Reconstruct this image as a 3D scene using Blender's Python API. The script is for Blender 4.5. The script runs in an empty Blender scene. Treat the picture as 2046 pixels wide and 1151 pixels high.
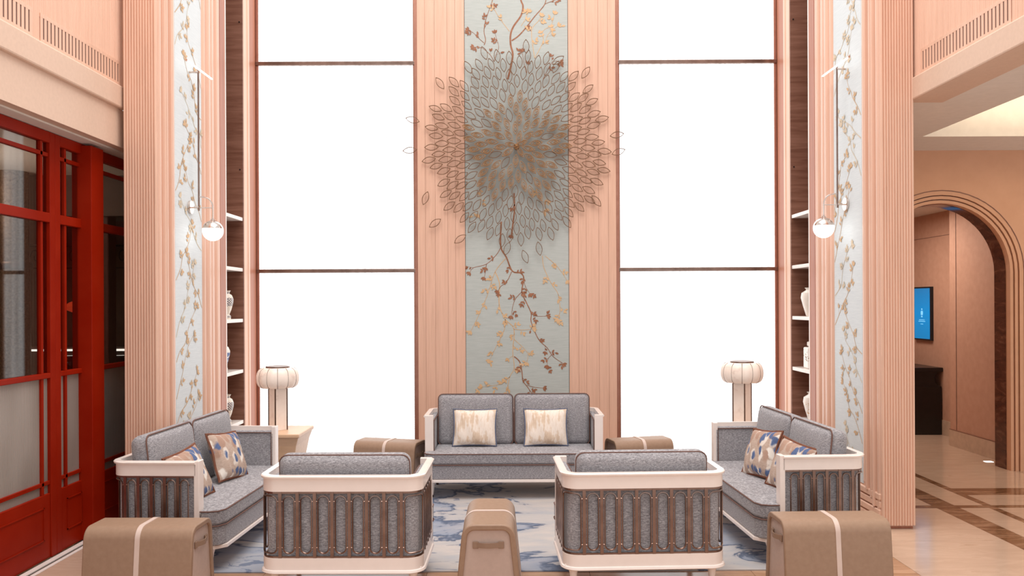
import bpy, bmesh, math, random
from math import pi, sin, cos, radians, sqrt, atan2, hypot
from mathutils import Vector, Matrix
random.seed(7)
scene = bpy.context.scene
COL = scene.collection

# ------------------------------------------------------------------ camera
EYE = 1.70
FPX = 1670.0
cd = bpy.data.cameras.new('camera'); cam = bpy.data.objects.new('camera', cd); COL.objects.link(cam)
cam.location = (0, 0, EYE); cam.rotation_euler = (radians(90), radians(0.28), 0)
cd.sensor_width = 36; cd.lens = FPX/2046*36
cd.shift_x = 0.0; cd.shift_y = 32.5/2046
cd.clip_start = 0.05; cd.clip_end = 100
scene.camera = cam

# ------------------------------------------------------------------ world, lights, exposure
w = bpy.data.worlds.new('world'); scene.world = w; w.use_nodes = True
bg = w.node_tree.nodes['Background']
bg.inputs[0].default_value = (1.0, 0.975, 0.965, 1); bg.inputs[1].default_value = 0.97
vs = scene.view_settings
vs.view_transform = 'Standard'; vs.look = 'None'; vs.gamma = 1; vs.use_curve_mapping = False
vs.exposure = 0.0
WINDOW_GLOW = 2.0

def area(name, loc, rot, sx, sy, power, color=(1, .9, .78)):
    l = bpy.data.lights.new(name, 'AREA'); l.shape = 'RECTANGLE'; l.size = sx; l.size_y = sy
    l.energy = power; l.color = color
    o = bpy.data.objects.new(name, l); o.location = loc; o.rotation_euler = rot; COL.objects.link(o)
    return o
area('lobby_ceiling_light', (0.0, 4.2, 9.0), (0, 0, 0), 6.0, 6.0, 620, (1, .96, .93))
area('cove_light', (4.9, 6.2, 3.28), (pi, 0, 0), 1.6, 2.2, 45, (1, .85, .62))
area('passage_ceiling_light', (4.3, 10.3, 2.8), (0, 0, 0), 0.8, 1.4, 42, (1, .86, .74))
area('shop_fill_light', (-5.3, 6.0, 2.3), (pi, 0, 0), 1.6, 1.6, 60, (1, .93, .86))  # added unseen lamp below the ceiling, aimed up to brighten the shop

# ------------------------------------------------------------------ materials
def lin(c):
    r = []
    for v in c:
        v = v/255.0
        r.append(v/12.92 if v <= 0.04045 else ((v+0.055)/1.055)**2.4)
    return tuple(r)+(1.0,)

class NT:
    def __init__(s, name):
        s.m = bpy.data.materials.new(name); s.m.use_nodes = True
        s.t = s.m.node_tree; s.n = s.t.nodes; s.b = s.n['Principled BSDF']
    def add(s, typ, **kw):
        x = s.n.new(typ)
        for k, v in kw.items(): setattr(x, k, v)
        return x
    def link(s, a, b): s.t.links.new(a, b)
    def coord(s, scale=(1, 1, 1), rot=(0, 0, 0), kind='Object'):
        c = s.add('ShaderNodeTexCoord'); m = s.add('ShaderNodeMapping')
        m.inputs['Scale'].default_value = scale; m.inputs['Rotation'].default_value = rot
        s.link(c.outputs[kind], m.inputs[0]); return m.outputs[0]
    def noise(s, vec, scale, detail=4, rough=.55, dist=0):
        x = s.add('ShaderNodeTexNoise'); x.inputs['Scale'].default_value = scale
        x.inputs['Detail'].default_value = detail; x.inputs['Roughness'].default_value = rough
        x.inputs['Distortion'].default_value = dist
        s.link(vec, x.inputs['Vector']); return x.outputs['Fac']
    def ramp(s, fac, stops, interp='LINEAR'):
        x = s.add('ShaderNodeValToRGB'); cr = x.color_ramp; cr.interpolation = interp
        while len(cr.elements) < len(stops): cr.elements.new(0.5)
        for e, (p, c) in zip(cr.elements, stops): e.position = p; e.color = lin(c)
        s.link(fac, x.inputs[0]); return x.outputs[0]
    def bump(s, fac, strength=.2, dist=.01):
        x = s.add('ShaderNodeBump'); x.inputs['Strength'].default_value = strength
        x.inputs['Distance'].default_value = dist
        s.link(fac, x.inputs['Height']); s.link(x.outputs[0], s.b.inputs['Normal'])
    def math(s, op, a, b=None):
        x = s.add('ShaderNodeMath', operation=op)
        for i, v in enumerate((a, b)):
            if v is None: continue
            if isinstance(v, (int, float)): x.inputs[i].default_value = v
            else: s.link(v, x.inputs[i])
        return x.outputs[0]
    def mix(s, fac, a, b):
        x = s.add('ShaderNodeMix', data_type='RGBA')
        for i, v in ((0, fac), (6, a), (7, b)):
            if isinstance(v, (int, float)): x.inputs[i].default_value = v
            elif isinstance(v, tuple): x.inputs[i].default_value = lin(v)
            else: s.link(v, x.inputs[i])
        return x.outputs[2]
    def col(s, c): s.link(c, s.b.inputs['Base Color'])

def plain(name, c, rough=.5, metal=0.0, coat=0.0, var=6, scale=14):
    t = NT(name); b = t.b
    if 'red lacq' in name: b.inputs['Specular IOR Level'].default_value = .12
    b.inputs['Roughness'].default_value = rough; b.inputs['Metallic'].default_value = metal
    b.inputs['Coat Weight'].default_value = coat
    v = t.noise(t.coord(), scale, 3)
    lo = tuple(max(0, x-var) for x in c); hi = tuple(min(255, x+var) for x in c)
    t.col(t.ramp(v, [(.3, lo), (.7, hi)])); return t.m

def wood(name, c, var=9, rough=.45, stretch=(26, 26, 1.1), fine=1.0):
    t = NT(name); t.b.inputs['Roughness'].default_value = rough
    v = t.noise(t.coord(stretch), 1.6, 6, .6, .6)
    lo = tuple(max(0, x-var) for x in c); hi = tuple(min(255, x+var*.7) for x in c)
    t.col(t.ramp(v, [(.3, lo), (.5, c), (.72, hi)])); t.bump(v, .06, .003); return t.m

def emit(name, c, strength):
    t = NT(name); t.b.inputs['Base Color'].default_value = lin(c)
    t.b.inputs['Emission Color'].default_value = lin(c); t.b.inputs['Emission Strength'].default_value = strength
    return t.m

M = {}
M['wood'] = wood('peach oak veneer', (221, 179, 155))
M['wood_reed'] = wood('peach oak reeding', (228, 187, 163))
M['wood_satin'] = wood('peach oak satin moulding', (228, 187, 164), 6, .24)
M['wood_deep'] = wood('copper toned wood', (176, 112, 86), 12)
M['wood_dark'] = wood('walnut niche lining', (124, 82, 64), 22, .5, (1.2, 1.2, 16))
M['wood_table'] = wood('pale oak table', (222, 184, 150), 8, .4, (3, 20, 20))
M['plaster_tan'] = plain('tan wall covering', (214, 165, 132), .7, var=3, scale=6)
M['fascia'] = plain('cream tan fascia', (218, 189, 168), .6, var=3, scale=40)
M['panel_tan'] = plain('rosy tan wall panel', (192, 150, 128), .65, var=4)
M['ceiling'] = plain('ceiling white', (226, 219, 210), .8, var=3)
M['bronze'] = plain('rose bronze metal', (140, 117, 107), .28, 1.0, var=10)
M['bronze_dark'] = plain('dark bronze metal', (104, 78, 66), .3, 1.0, var=10)
M['copper_edge'] = plain('copper window jamb', (172, 122, 104), .35, .7)
M['leafmetal'] = plain('aged gold metal', (156, 112, 68), .4, .2, var=14, scale=9)
M['leafmetal_dark'] = plain('aged brown gold metal', (112, 78, 50), .45, .2, var=14, scale=9)
M['chrome'] = plain('polished nickel', (222, 208, 200), .12, 1.0, var=3)
M['globe'] = emit('opal glass glow', (255, 250, 245), 2.2)
M['tube_glow'] = emit('light bar glow', (255, 250, 246), 1.6)
M['cream'] = plain('cream lacquer', (247, 234, 226), .25, 0, .3, var=2)
M['red'] = plain('red lacquer', (146, 27, 3), .42, 0, .0, var=5, scale=4)
M['leather'] = plain('taupe leather', (156, 126, 103), .5, 0, 0, var=4, scale=40)
M['leather_end'] = plain('pale taupe leather', (192, 168, 155), .5, var=3, scale=40)
M['leather_strap'] = plain('pale pink strap', (214, 192, 180), .5, var=3)
M['leather_handle'] = plain('tan handle leather', (146, 118, 98), .5, var=4)
M['piping'] = plain('brown piping', (110, 78, 68), .7)
M['dark_tip'] = plain('dark bronze leg tip', (70, 52, 42), .4, .6)
M['black'] = plain('black lacquer', (22, 16, 16), .3, var=4)
M['screen_frame'] = plain('black screen frame', (20, 22, 30), .35, var=3)
M['porcelain'] = plain('cream porcelain', (238, 230, 220), .2, 0, .3, var=3)
M['marble_shelf'] = plain('white marble shelf', (240, 230, 222), .25, var=6, scale=8)
M['gold_print'] = plain('pale gold leaf print', (208, 172, 130), .6, .0, var=8)
M['gold_faint'] = plain('faint gold print', (214, 196, 168), .6, .0, var=6)
M['brown_print'] = plain('copper brown print', (148, 96, 66), .6, .0, var=16, scale=22)
M['iron'] = plain('wrought iron', (40, 34, 32), .5, .5)
M['shop_wall'] = plain('dark brown shop wall', (104, 84, 74), .6, var=10, scale=3)
M['shop_floor'] = plain('shop floor', (120, 100, 86), .4)
M['shop_mesh'] = plain('perforated bronze column', (122, 96, 74), .4, .5, var=26, scale=60)
M['maroon'] = plain('maroon column', (96, 52, 46), .5, var=8)
M['jar_dark'] = plain('dark plum glazed jar', (44, 22, 30), .2, 0, .4)
M['pendant_red'] = emit('red glass pendant', (214, 70, 40), .6)
M['led'] = emit('shop led line', (245, 250, 250), 2.0)
M['counter'] = plain('pale shop counter', (186, 176, 166), .4)
M['baseboard'] = plain('beige marble baseboard', (198, 174, 152), .35, var=8)
M['arch_reveal'] = None
M['alabaster'] = None

def m_alabaster():
    t = NT('alabaster'); t.b.inputs['Roughness'].default_value = .4
    v = t.noise(t.coord(), 9, 5, .6, .5)
    t.col(t.ramp(v, [(.25, (205, 180, 165)), (.42, (236, 218, 204)), (.7, (242, 228, 216))]))
    t.b.inputs['Subsurface Weight'].default_value = 0.0
    t.b.inputs['Emission Color'].default_value = lin((255, 240, 228)); t.b.inputs['Emission Strength'].default_value = .12
    return t.m
M['alabaster'] = m_alabaster()

def m_reveal():
    t = NT('polished brown stone'); t.b.inputs['Roughness'].default_value = .12
    v = t.noise(t.coord((1.5, 1.5, 5)), 2.2, 6, .6, 1.2)
    t.col(t.ramp(v, [(.3, (64, 34, 26)), (.55, (92, 54, 40)), (.68, (120, 80, 62)), (.7, (90, 52, 40))])); return t.m
M['arch_reveal'] = m_reveal()

def m_fabric(name, c, var=26):
    t = NT(name); t.b.inputs['Roughness'].default_value = .92
    a = t.noise(t.coord((62, 62, 300)), 1.0, 3, .7)
    b = t.noise(t.coord((240, 240, 130)), 1.0, 2, .7)
    f = t.math('ADD', t.math('MULTIPLY', a, .7), t.math('MULTIPLY', b, .3))
    lo = tuple(x-var for x in c); hi = tuple(min(255, x+var) for x in c)
    t.col(t.ramp(f, [(.36, lo), (.5, c), (.64, hi)])); t.bump(f, .35, .004)
    t.b.inputs['Sheen Weight'].default_value = .15
    return t.m
M['fabric'] = m_fabric('grey heather fabric', (149, 146, 149), 42)

def m_blue():
    t = NT('pale blue grasscloth'); t.b.inputs['Roughness'].default_value = .7
    v = t.noise(t.coord((8, 8, 160)), 1.0, 3, .6)
    t.col(t.ramp(v, [(.3, (172, 179, 175)), (.7, (186, 192, 188))])); return t.m
M['blue'] = m_blue()

def m_side_blue():
    t = NT('pale silver blue silk'); t.b.inputs['Roughness'].default_value = .55
    v = t.noise(t.coord((8, 8, 160)), 1.0, 3, .6)
    t.col(t.ramp(v, [(.3, (208, 217, 220)), (.7, (220, 228, 230))])); return t.m
M['side_blue'] = m_side_blue()

def m_blind():
    t = NT('backlit sheer blind')
    a = t.noise(t.coord((26, 1, .5)), 1.0, 2, .5)
    b = t.noise(t.coord((3, 1, 140)), 1.0, 2, .5)
    f = t.math('ADD', t.math('MULTIPLY', a, .6), t.math('MULTIPLY', b, .4))
    c = t.ramp(f, [(.30, (176, 173, 172)), (.56, (255, 255, 255))])
    t.b.inputs['Base Color'].default_value = (.08, .08, .08, 1); t.link(c, t.b.inputs['Emission Color']); t.b.inputs['Emission Strength'].default_value = WINDOW_GLOW
    t.b.inputs['Roughness'].default_value = .9
    return t.m
M['blind'] = m_blind()

def m_glass(name, c, rough, alpha):
    t = NT(name); b = t.b
    g = t.add('ShaderNodeBsdfGlossy'); g.inputs['Roughness'].default_value = rough
    tr = t.add('ShaderNodeBsdfTransparent'); tr.inputs[0].default_value = lin(c)
    mx = t.add('ShaderNodeMixShader'); mx.inputs[0].default_value = alpha
    t.link(tr.outputs[0], mx.inputs[1]); t.link(g.outputs[0], mx.inputs[2])
    t.link(mx.outputs[0], t.n['Material Output'].inputs[0]); return t.m
M['glass'] = m_glass('clear shop glass', (226, 220, 214), .03, .07)

def m_frost():
    t = NT('reeded frosted glass'); b = t.b
    v = t.add('ShaderNodeTexWave', wave_type='BANDS', bands_direction='Y')
    v.inputs['Scale'].default_value = 22
    t.link(t.coord(), v.inputs['Vector'])
    n = t.noise(t.coord((1, 1.2, .6)), 1.4, 2)
    c1 = t.ramp(n, [(.3, (138, 128, 118)), (.7, (190, 182, 174))])
    c2 = t.mix(t.math('MULTIPLY', v.outputs['Fac'], .25), c1, (120, 108, 98))
    t.col(c2); b.inputs['Roughness'].default_value = .3
    t.bump(v.outputs['Fac'], .3, .004)
    b.inputs['Transmission Weight'].default_value = .25
    return t.m
M['frost'] = m_frost()

def m_marble(name, c, var, veins, rough=.12):
    t = NT(name); t.b.inputs['Roughness'].default_value = rough
    v = t.noise(t.coord((1.2, 5, 1)), 2.2, 7, .62, 1.0)
    lo = tuple(max(0, x-var) for x in c); hi = tuple(min(255, x+var) for x in c)
    t.col(t.ramp(v, [(.3, lo), (.5, c), (.62, hi), (.66, veins), (.72, c)]))
    return t.m
M['marble'] = m_marble('beige floor marble', (198, 169, 147), 6, (190, 160, 137))
M['marble_brown'] = m_marble('brown floor marble', (128, 92, 66), 30, (166, 128, 98))
M['marble_tan'] = m_marble('tan floor marble', (178, 138, 108), 16, (196, 158, 128), .2)

def m_rug():
    t = NT('ink wash rug'); t.b.inputs['Roughness'].default_value = .95
    co = t.coord((1, 1, 1)); sp = t.add('ShaderNodeSeparateXYZ'); t.link(co, sp.inputs[0])
    base = t.noise(t.coord((1.1, 3.2, 1)), 1.7, 6, .6, .6)
    fine = t.noise(t.coord((10, 60, 10)), 1.0, 3, .6)
    c0 = t.ramp(base, [(.3, (166, 168, 173)), (.48, (180, 176, 174)), (.7, (196, 186, 178))])
    c0 = t.mix(t.math('MULTIPLY', fine, .22), c0, (150, 146, 150))
    # blue ink pools, denser to the left and to the right, thin in the middle
    x = sp.outputs['X']
    ax = t.math('ABSOLUTE', t.math('SUBTRACT', x, .55))
    bias = t.math('MULTIPLY', t.math('MINIMUM', ax, 1.3), .19)
    ink = t.noise(t.coord((1.0, 1.5, 1)), 1.0, 6, .56, .9)
    f = t.math('ADD', ink, bias)
    pool = t.ramp(f, [(.60, (0, 0, 0)), (.66, (110, 110, 110)), (.70, (190, 190, 190)), (.82, (150, 150, 150))])
    c1 = t.mix(pool, c0, (96, 122, 156))
    edge = t.ramp(f, [(.655, (0, 0, 0)), (.672, (235, 235, 235)), (.69, (215, 215, 215)), (.71, (20, 20, 20))])
    ink2 = t.noise(t.coord((2.4, 6, 1)), 1.6, 6, .7, .8)
    dabs = t.ramp(t.math('ADD', ink2, t.math('MULTIPLY', bias, .8)), [(.76, (0, 0, 0)), (.79, (200, 200, 200))])
    c2 = t.mix(edge, c1, (42, 66, 98))
    c3 = t.mix(dabs, c2, (48, 74, 110))
    t.col(c3); t.bump(fine, .3, .006); return t.m
M['rug'] = m_rug()

def m_brush():
    t = NT('beige brushstroke linen'); t.b.inputs['Roughness'].default_value = .85
    a = t.noise(t.coord((30, 30, 4)), 1.0, 4, .6, .3)
    b = t.noise(t.coord((5, 5, 7)), 1.0, 3, .6)
    f = t.math('ADD', t.math('MULTIPLY', a, .6), t.math('MULTIPLY', b, .4))
    t.col(t.ramp(f, [(.36, (206, 180, 154)), (.47, (222, 200, 178)), (.52, (238, 226, 214)), (.64, (228, 210, 192))])); return t.m
M['brush'] = m_brush()
M['navy'] = plain('slate blue flange', (92, 100, 122), .8)

def m_petal():
    t = NT('petal print cotton'); t.b.inputs['Roughness'].default_value = .8
    co = t.coord()
    wob = t.add('ShaderNodeTexNoise'); wob.inputs['Scale'].default_value = 14; wob.inputs['Detail'].default_value = 3; t.link(co, wob.inputs['Vector'])
    sub = t.add('ShaderNodeVectorMath', operation='SUBTRACT'); t.link(wob.outputs['Color'], sub.inputs[0]); sub.inputs[1].default_value = (.5, .5, .5)
    mul = t.add('ShaderNodeVectorMath', operation='SCALE'); t.link(sub.outputs[0], mul.inputs[0]); mul.inputs['Scale'].default_value = .07
    add = t.add('ShaderNodeVectorMath', operation='ADD'); t.link(co, add.inputs[0]); t.link(mul.outputs[0], add.inputs[1])
    def layer(scale, rot, seed):
        m = t.add('ShaderNodeMapping'); m.inputs['Scale'].default_value = scale; m.inputs['Rotation'].default_value = rot; m.inputs['Location'].default_value = (seed, seed*.7, seed*1.3)
        t.link(add.outputs[0], m.inputs[0])
        v = t.add('ShaderNodeTexVoronoi', feature='F1'); v.inputs['Scale'].default_value = 1.0; t.link(m.outputs[0], v.inputs['Vector'])
        s = t.add('ShaderNodeSeparateColor'); t.link(v.outputs['Color'], s.inputs[0]); return v.outputs['Distance'], s.outputs[0]
    d1, k1 = layer((18, 4, 9), (0, .5, 0), 1.0); d2, k2 = layer((17, 4, 10), (0, -.4, 0), 5.0)
    st = t.noise(t.coord((40, 40, 150), (0, .6, .2)), 1.0, 3)
    c = t.mix(st, (160, 136, 122), (202, 178, 160))
    p1 = t.ramp(k1, [(0, (238, 230, 220)), (.45, (226, 214, 202)), (.7, (168, 132, 112))], 'CONSTANT')
    f1 = t.ramp(d1, [(.40, (255, 255, 255)), (.56, (0, 0, 0))]); c = t.mix(f1, c, p1)
    on = t.ramp(k2, [(0, (255, 255, 255)), (.6, (0, 0, 0))], 'CONSTANT')
    f2 = t.ramp(d2, [(.34, (255, 255, 255)), (.46, (0, 0, 0))])
    c = t.mix(t.math('MULTIPLY', f2, on), c, (44, 82, 134))
    t.col(t.mix(t.math('MULTIPLY', st, .18), c, (220, 206, 194))); return t.m
M['petal'] = m_petal()
M['rust'] = plain('rust brown velvet', (124, 74, 52), .7, var=10)

def m_lattice_vase():
    t = NT('blue and white lattice porcelain'); t.b.inputs['Roughness'].default_value = .2
    co = t.coord(); sp = t.add('ShaderNodeSeparateXYZ'); t.link(co, sp.inputs[0])
    u = t.math('MULTIPLY', t.math('ARCTAN2', sp.outputs['Y'], sp.outputs['X']), 16/(2*pi))
    v = t.math('MULTIPLY', sp.outputs['Z'], 44)
    p = t.math('ABSOLUTE', t.math('SUBTRACT', t.math('FRACT', t.math('ADD', u, v)), .5))
    q = t.math('ABSOLUTE', t.math('SUBTRACT', t.math('FRACT', t.math('SUBTRACT', u, v)), .5))
    l = t.math('GREATER_THAN', t.math('MAXIMUM', p, q), .36)
    z = sp.outputs['Z']
    band = t.math('MULTIPLY', t.math('GREATER_THAN', z, .125), t.math('LESS_THAN', z, .205))
    foot = t.math('MULTIPLY', t.math('GREATER_THAN', z, .012), t.math('LESS_THAN', z, .035))
    neck = t.math('MULTIPLY', t.math('GREATER_THAN', z, .245), t.math('LESS_THAN', z, .262))
    f = t.math('MULTIPLY', l, t.math('MAXIMUM', band, t.math('MAXIMUM', foot, neck)))
    t.col(t.mix(f, (238, 228, 214), (70, 76, 104))); return t.m
M['vase_lattice'] = m_lattice_vase()

def m_painted(name, ink, thr):
    t = NT(name); t.b.inputs['Roughness'].default_value = .2
    n = t.noise(t.coord((1, 1, 1.4)), 24, 4, .6, 1.2)
    f = t.ramp(n, [(thr, (0, 0, 0)), (thr+.02, (255, 255, 255))])
    co = t.coord(); sp = t.add('ShaderNodeSeparateXYZ'); t.link(co, sp.inputs[0])
    z = sp.outputs['Z']
    band = t.math('MULTIPLY', t.math('GREATER_THAN', z, .07), t.math('LESS_THAN', z, .18))
    t.col(t.mix(t.math('MULTIPLY', f, band), (240, 234, 226), ink)); return t.m
M['vase_gold'] = m_painted('gold sprig porcelain', (196, 150, 90), .60)
M['vase_bird'] = m_painted('sprig painted jar', (128, 100, 60), .58)
M['vase_blue'] = m_painted('blue painted porcelain', (90, 110, 160), .45)

def m_screen():
    t = NT('blue information screen')
    co = t.coord(); sp = t.add('ShaderNodeSeparateXYZ'); t.link(co, sp.inputs[0])
    f = t.math('MULTIPLY', t.math('ADD', sp.outputs['Z'], .35), 1.4)
    c = t.ramp(f, [(0, (10, 116, 176)), (.5, (0, 122, 188)), (1, (24, 104, 160))])
    t.col(c); t.link(c, t.b.inputs['Emission Color']); t.b.inputs['Emission Strength'].default_value = .8
    return t.m
M['screen'] = m_screen()
M['screen_text'] = emit('screen lettering', (120, 196, 236), .8)

# ------------------------------------------------------------------ mesh helpers
class MB:
    def __init__(s): s.v = []; s.f = []
    def box(s, x0, x1, y0, y1, z0, z1):
        b = len(s.v)
        s.v += [(x0, y0, z0), (x1, y0, z0), (x1, y1, z0), (x0, y1, z0), (x0, y0, z1), (x1, y0, z1), (x1, y1, z1), (x0, y1, z1)]
        s.f += [tuple(b+i for i in q) for q in ((0, 3, 2, 1), (4, 5, 6, 7), (0, 1, 5, 4), (1, 2, 6, 5), (2, 3, 7, 6), (3, 0, 4, 7))]
        return s
    def prism(s, poly, z0, z1, T=None):
        # poly: ccw (x, y) list, extruded in z; T maps (x, y, z) to a point
        T = T or (lambda x, y, z: (x, y, z)); b = len(s.v); n = len(poly)
        s.v += [T(x, y, z0) for x, y in poly]+[T(x, y, z1) for x, y in poly]
        s.f.append(tuple(b+i for i in range(n-1, -1, -1))); s.f.append(tuple(b+n+i for i in range(n)))
        for i in range(n):
            j = (i+1) % n; s.f.append((b+i, b+j, b+n+j, b+n+i))
        return s
    def tube(s, pts, r, n=6, closed=False, flat=None):
        P = [Vector(p) for p in pts]; N = len(P); b = len(s.v); up = None
        for i in range(N):
            if closed: d = P[(i+1) % N]-P[i-1]
            else: d = P[min(i+1, N-1)]-P[max(i-1, 0)]
            d.normalize()
            if up is None:
                up = Vector((0, 0, 1)) if abs(d.z) < .9 else Vector((0, 1, 0))
            a = d.cross(up); a.normalize(); up = a.cross(d); up.normalize()
            ri = r[i] if isinstance(r, (list, tuple)) else r
            for k in range(n):
                t = 2*pi*k/n
                s.v.append(tuple(P[i]+a*(cos(t)*ri)+up*(sin(t)*ri)))
        for i in range(N if closed else N-1):
            j = (i+1) % N
            for k in range(n):
                l = (k+1) % n
                s.f.append((b+i*n+k, b+i*n+l, b+j*n+l, b+j*n+k))
        if not closed:
            s.f.append(tuple(b+k for k in range(n-1, -1, -1))); s.f.append(tuple(b+(N-1)*n+k for k in range(n)))
        return s
    def lathe(s, prof, n=24, c=(0, 0, 0), lobes=0, amp=0):
        b = len(s.v); N = len(prof)
        for r, z in prof:
            for k in range(n):
                a = 2*pi*k/n; rr = r*(1+(amp*abs(cos(a*lobes/2))-amp) if lobes else 1)
                s.v.append((c[0]+rr*cos(a), c[1]+rr*sin(a), c[2]+z))
        for i in range(N-1):
            for k in range(n):
                l = (k+1) % n; s.f.append((b+i*n+k, b+i*n+l, b+(i+1)*n+l, b+(i+1)*n+k))
        if prof[0][0] > 1e-5: s.f.append(tuple(b+k for k in range(n-1, -1, -1)))
        if prof[-1][0] > 1e-5: s.f.append(tuple(b+(N-1)*n+k for k in range(n)))
        return s
    def sphere(s, c, r, n=12, m=8, sz=1.0):
        return s.lathe([(max(r*sin(pi*i/m), 1e-6), -r*sz*cos(pi*i/m)) for i in range(m+1)], n, c)
    def mesh(s, name, mat, smooth=False):
        me = bpy.data.meshes.new(name); me.from_pydata(s.v, [], s.f)
        bm = bmesh.new(); bm.from_mesh(me); bmesh.ops.remove_doubles(bm, verts=bm.verts, dist=1e-6)
        bmesh.ops.recalc_face_normals(bm, faces=bm.faces); bm.to_mesh(me); bm.free()
        me.materials.append(M[mat] if isinstance(mat, str) else mat)
        if smooth:
            me.polygons.foreach_set('use_smooth', [True]*len(me.polygons))
            if hasattr(me, 'set_sharp_from_angle'): me.set_sharp_from_angle(angle=radians(38))
        return me
    def build(s, name, mat, parent=None, smooth=False, bevel=0, loc=None, rot=None):
        o = bpy.data.objects.new(name, s.mesh(name, mat, smooth)); COL.objects.link(o)
        if parent: o.parent = parent
        if loc: o.location = loc
        if rot: o.rotation_euler = rot
        if bevel:
            md = o.modifiers.new('bevel', 'BEVEL'); md.width = bevel; md.segments = 2; md.limit_method = 'ANGLE'
        return o

def box(x0, x1, y0, y1, z0, z1): return MB().box(x0, x1, y0, y1, z0, z1)
def inst(src, name, parent, loc=(0, 0, 0), rot=(0, 0, 0), scale=(1, 1, 1)):
    o = bpy.data.objects.new(name, src); COL.objects.link(o); o.parent = parent
    o.location = loc; o.rotation_euler = rot; o.scale = scale; return o
def empty(name, loc=(0, 0, 0), rz=0):
    o = bpy.data.objects.new(name, None); COL.objects.link(o); o.location = loc; o.rotation_euler = (0, 0, rz)
    o.empty_display_size = .1; return o
def tag(o, label, cat=None, group=None, kind=None):
    o['label'] = label
    if cat: o['category'] = cat
    if group: o['group'] = group
    if kind: o['kind'] = kind
    return o
def struct(o, label): o['kind'] = 'structure'; o['label'] = label; return o

def rbox(w, d, h, r, n=8, bulge=0.0, axis=1):
    # rounded cushion block centred on the origin; bulge swells the two faces along axis
    mb = MB(); half = (w/2, d/2, h/2)
    def put(p):
        q = [max(-half[i]+r, min(half[i]-r, p[i])) for i in range(3)]
        dlt = Vector([p[i]-q[i] for i in range(3)])
        if dlt.length > 1e-9: dlt = dlt.normalized()*r
        out = [q[i]+dlt[i] for i in range(3)]
        if bulge:
            k = bulge
            for i in range(3):
                if i != axis: k *= max(0, 1-(p[i]/half[i])**2)**.6
            out[axis] += k*(1 if p[axis] > 0 else -1)*min(1, abs(p[axis])/half[axis])
        return tuple(out)
    def coords(hf):
        m = [-hf, -hf+r*.3, -hf+r*.65]+[-hf+r+(2*hf-2*r)*i/n for i in range(n+1)]+[hf-r*.65, hf-r*.3, hf]
        return m
    C = [coords(x) for x in half]
    for ax in range(3):
        u, v = [i for i in range(3) if i != ax]
        for sgn in (-1, 1):
            b = len(mb.v); nu, nv = len(C[u]), len(C[v])
            for i in range(nu):
                for j in range(nv):
                    p = [0, 0, 0]; p[ax] = sgn*half[ax]; p[u] = C[u][i]; p[v] = C[v][j]; mb.v.append(put(p))
            for i in range(nu-1):
                for j in range(nv-1):
                    mb.f.append((b+i*nv+j, b+(i+1)*nv+j, b+(i+1)*nv+j+1, b+i*nv+j+1))
    return mb

def pillow(wd, ht, t):
    # soft scatter cushion in the xz plane, pinched corners
    mb = MB(); n = 14
    for sgn in (-1, 1):
        b = len(mb.v)
        for i in range(n+1):
            for j in range(n+1):
                u = -1+2*i/n; v = -1+2*j/n
                k = (max(0, 1-abs(u)**2.4)*max(0, 1-abs(v)**2.4))**.5
                px = u*wd/2*(1-.07*(1-v*v)*abs(u)**3); pz = v*ht/2*(1-.07*(1-u*u)*abs(v)**3)
                mb.v.append((px, sgn*t/2*k+.004*sin(9*u+5*v), pz))
        for i in range(n):
            for j in range(n): mb.f.append((b+i*(n+1)+j, b+(i+1)*(n+1)+j, b+(i+1)*(n+1)+j+1, b+i*(n+1)+j+1))
    return mb

def pillow_edge(wd, ht):
    pts = []
    n = 14
    def P(u, v): return (u*wd/2*(1-.07*(1-v*v)*abs(u)**3), 0.004*sin(9*u+5*v), v*ht/2*(1-.07*(1-u*u)*abs(v)**3))
    for i in range(n): pts.append(P(-1+2*i/n, -1))
    for i in range(n): pts.append(P(1, -1+2*i/n))
    for i in range(n): pts.append(P(1-2*i/n, 1))
    for i in range(n): pts.append(P(-1, 1-2*i/n))
    return pts

# ------------------------------------------------------------------ the hall: main dimensions
XC = 0.055            # symmetry axis of the feature wall
YB = 8.72             # window plane
YF = 8.585            # front of the middle pilaster
XS = 2.71             # half distance of the side walls from XC
YCOL = 6.253          # front of the fluted columns
TOP = 5.6
KF = 1670.0

# ---- floor
fl = struct(box(-8.2, 7.2, 1.2, 13.2, -.06, -.02).build('floor', 'marble_tan'), 'polished beige marble floor inlaid with brown bands')
def slabs(name, mat, x0, x1, y0, y1, nx, ny, z=0):
    g = .0012
    for i in range(nx):
        for j in range(ny):
            a = x0+(x1-x0)*i/nx; b = x0+(x1-x0)*(i+1)/nx; c = y0+(y1-y0)*j/ny; d = y0+(y1-y0)*(j+1)/ny
            box(a+g, b-g, c+g, d-g, -.03, z).build(name, mat, fl)
slabs('marble_slab', 'marble', -3.02, -2.6, 1.2, 8.8, 1, 8)
slabs('marble_border', 'marble_tan', -2.6, 2.535, 1.2, 8.8, 5, 8)
slabs('marble_slab', 'marble', 2.535, 3.5, 1.2, 6.90, 1, 6)
slabs('marble_slab', 'marble', 2.535, 3.5, 6.99, 8.9, 1, 2)
slabs('marble_band', 'marble_brown', 3.5, 3.69, 1.2, 8.9, 1, 6)
slabs('marble_slab', 'marble', 3.69, 3.93, 1.2, 6.90, 1, 6)
slabs('marble_slab', 'marble', 3.69, 3.93, 6.99, 8.9, 1, 2)
slabs('marble_band', 'marble_brown', 3.93, 4.0, 1.2, 8.9, 1, 6)
slabs('marble_slab', 'marble', 4.0, 7.2, 1.2, 6.90, 3, 5)
slabs('marble_band', 'marble_brown', 2.535, 3.5, 6.90, 6.99, 1, 1)
slabs('marble_band', 'marble_brown', 3.69, 3.93, 6.90, 6.99, 1, 1)
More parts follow.
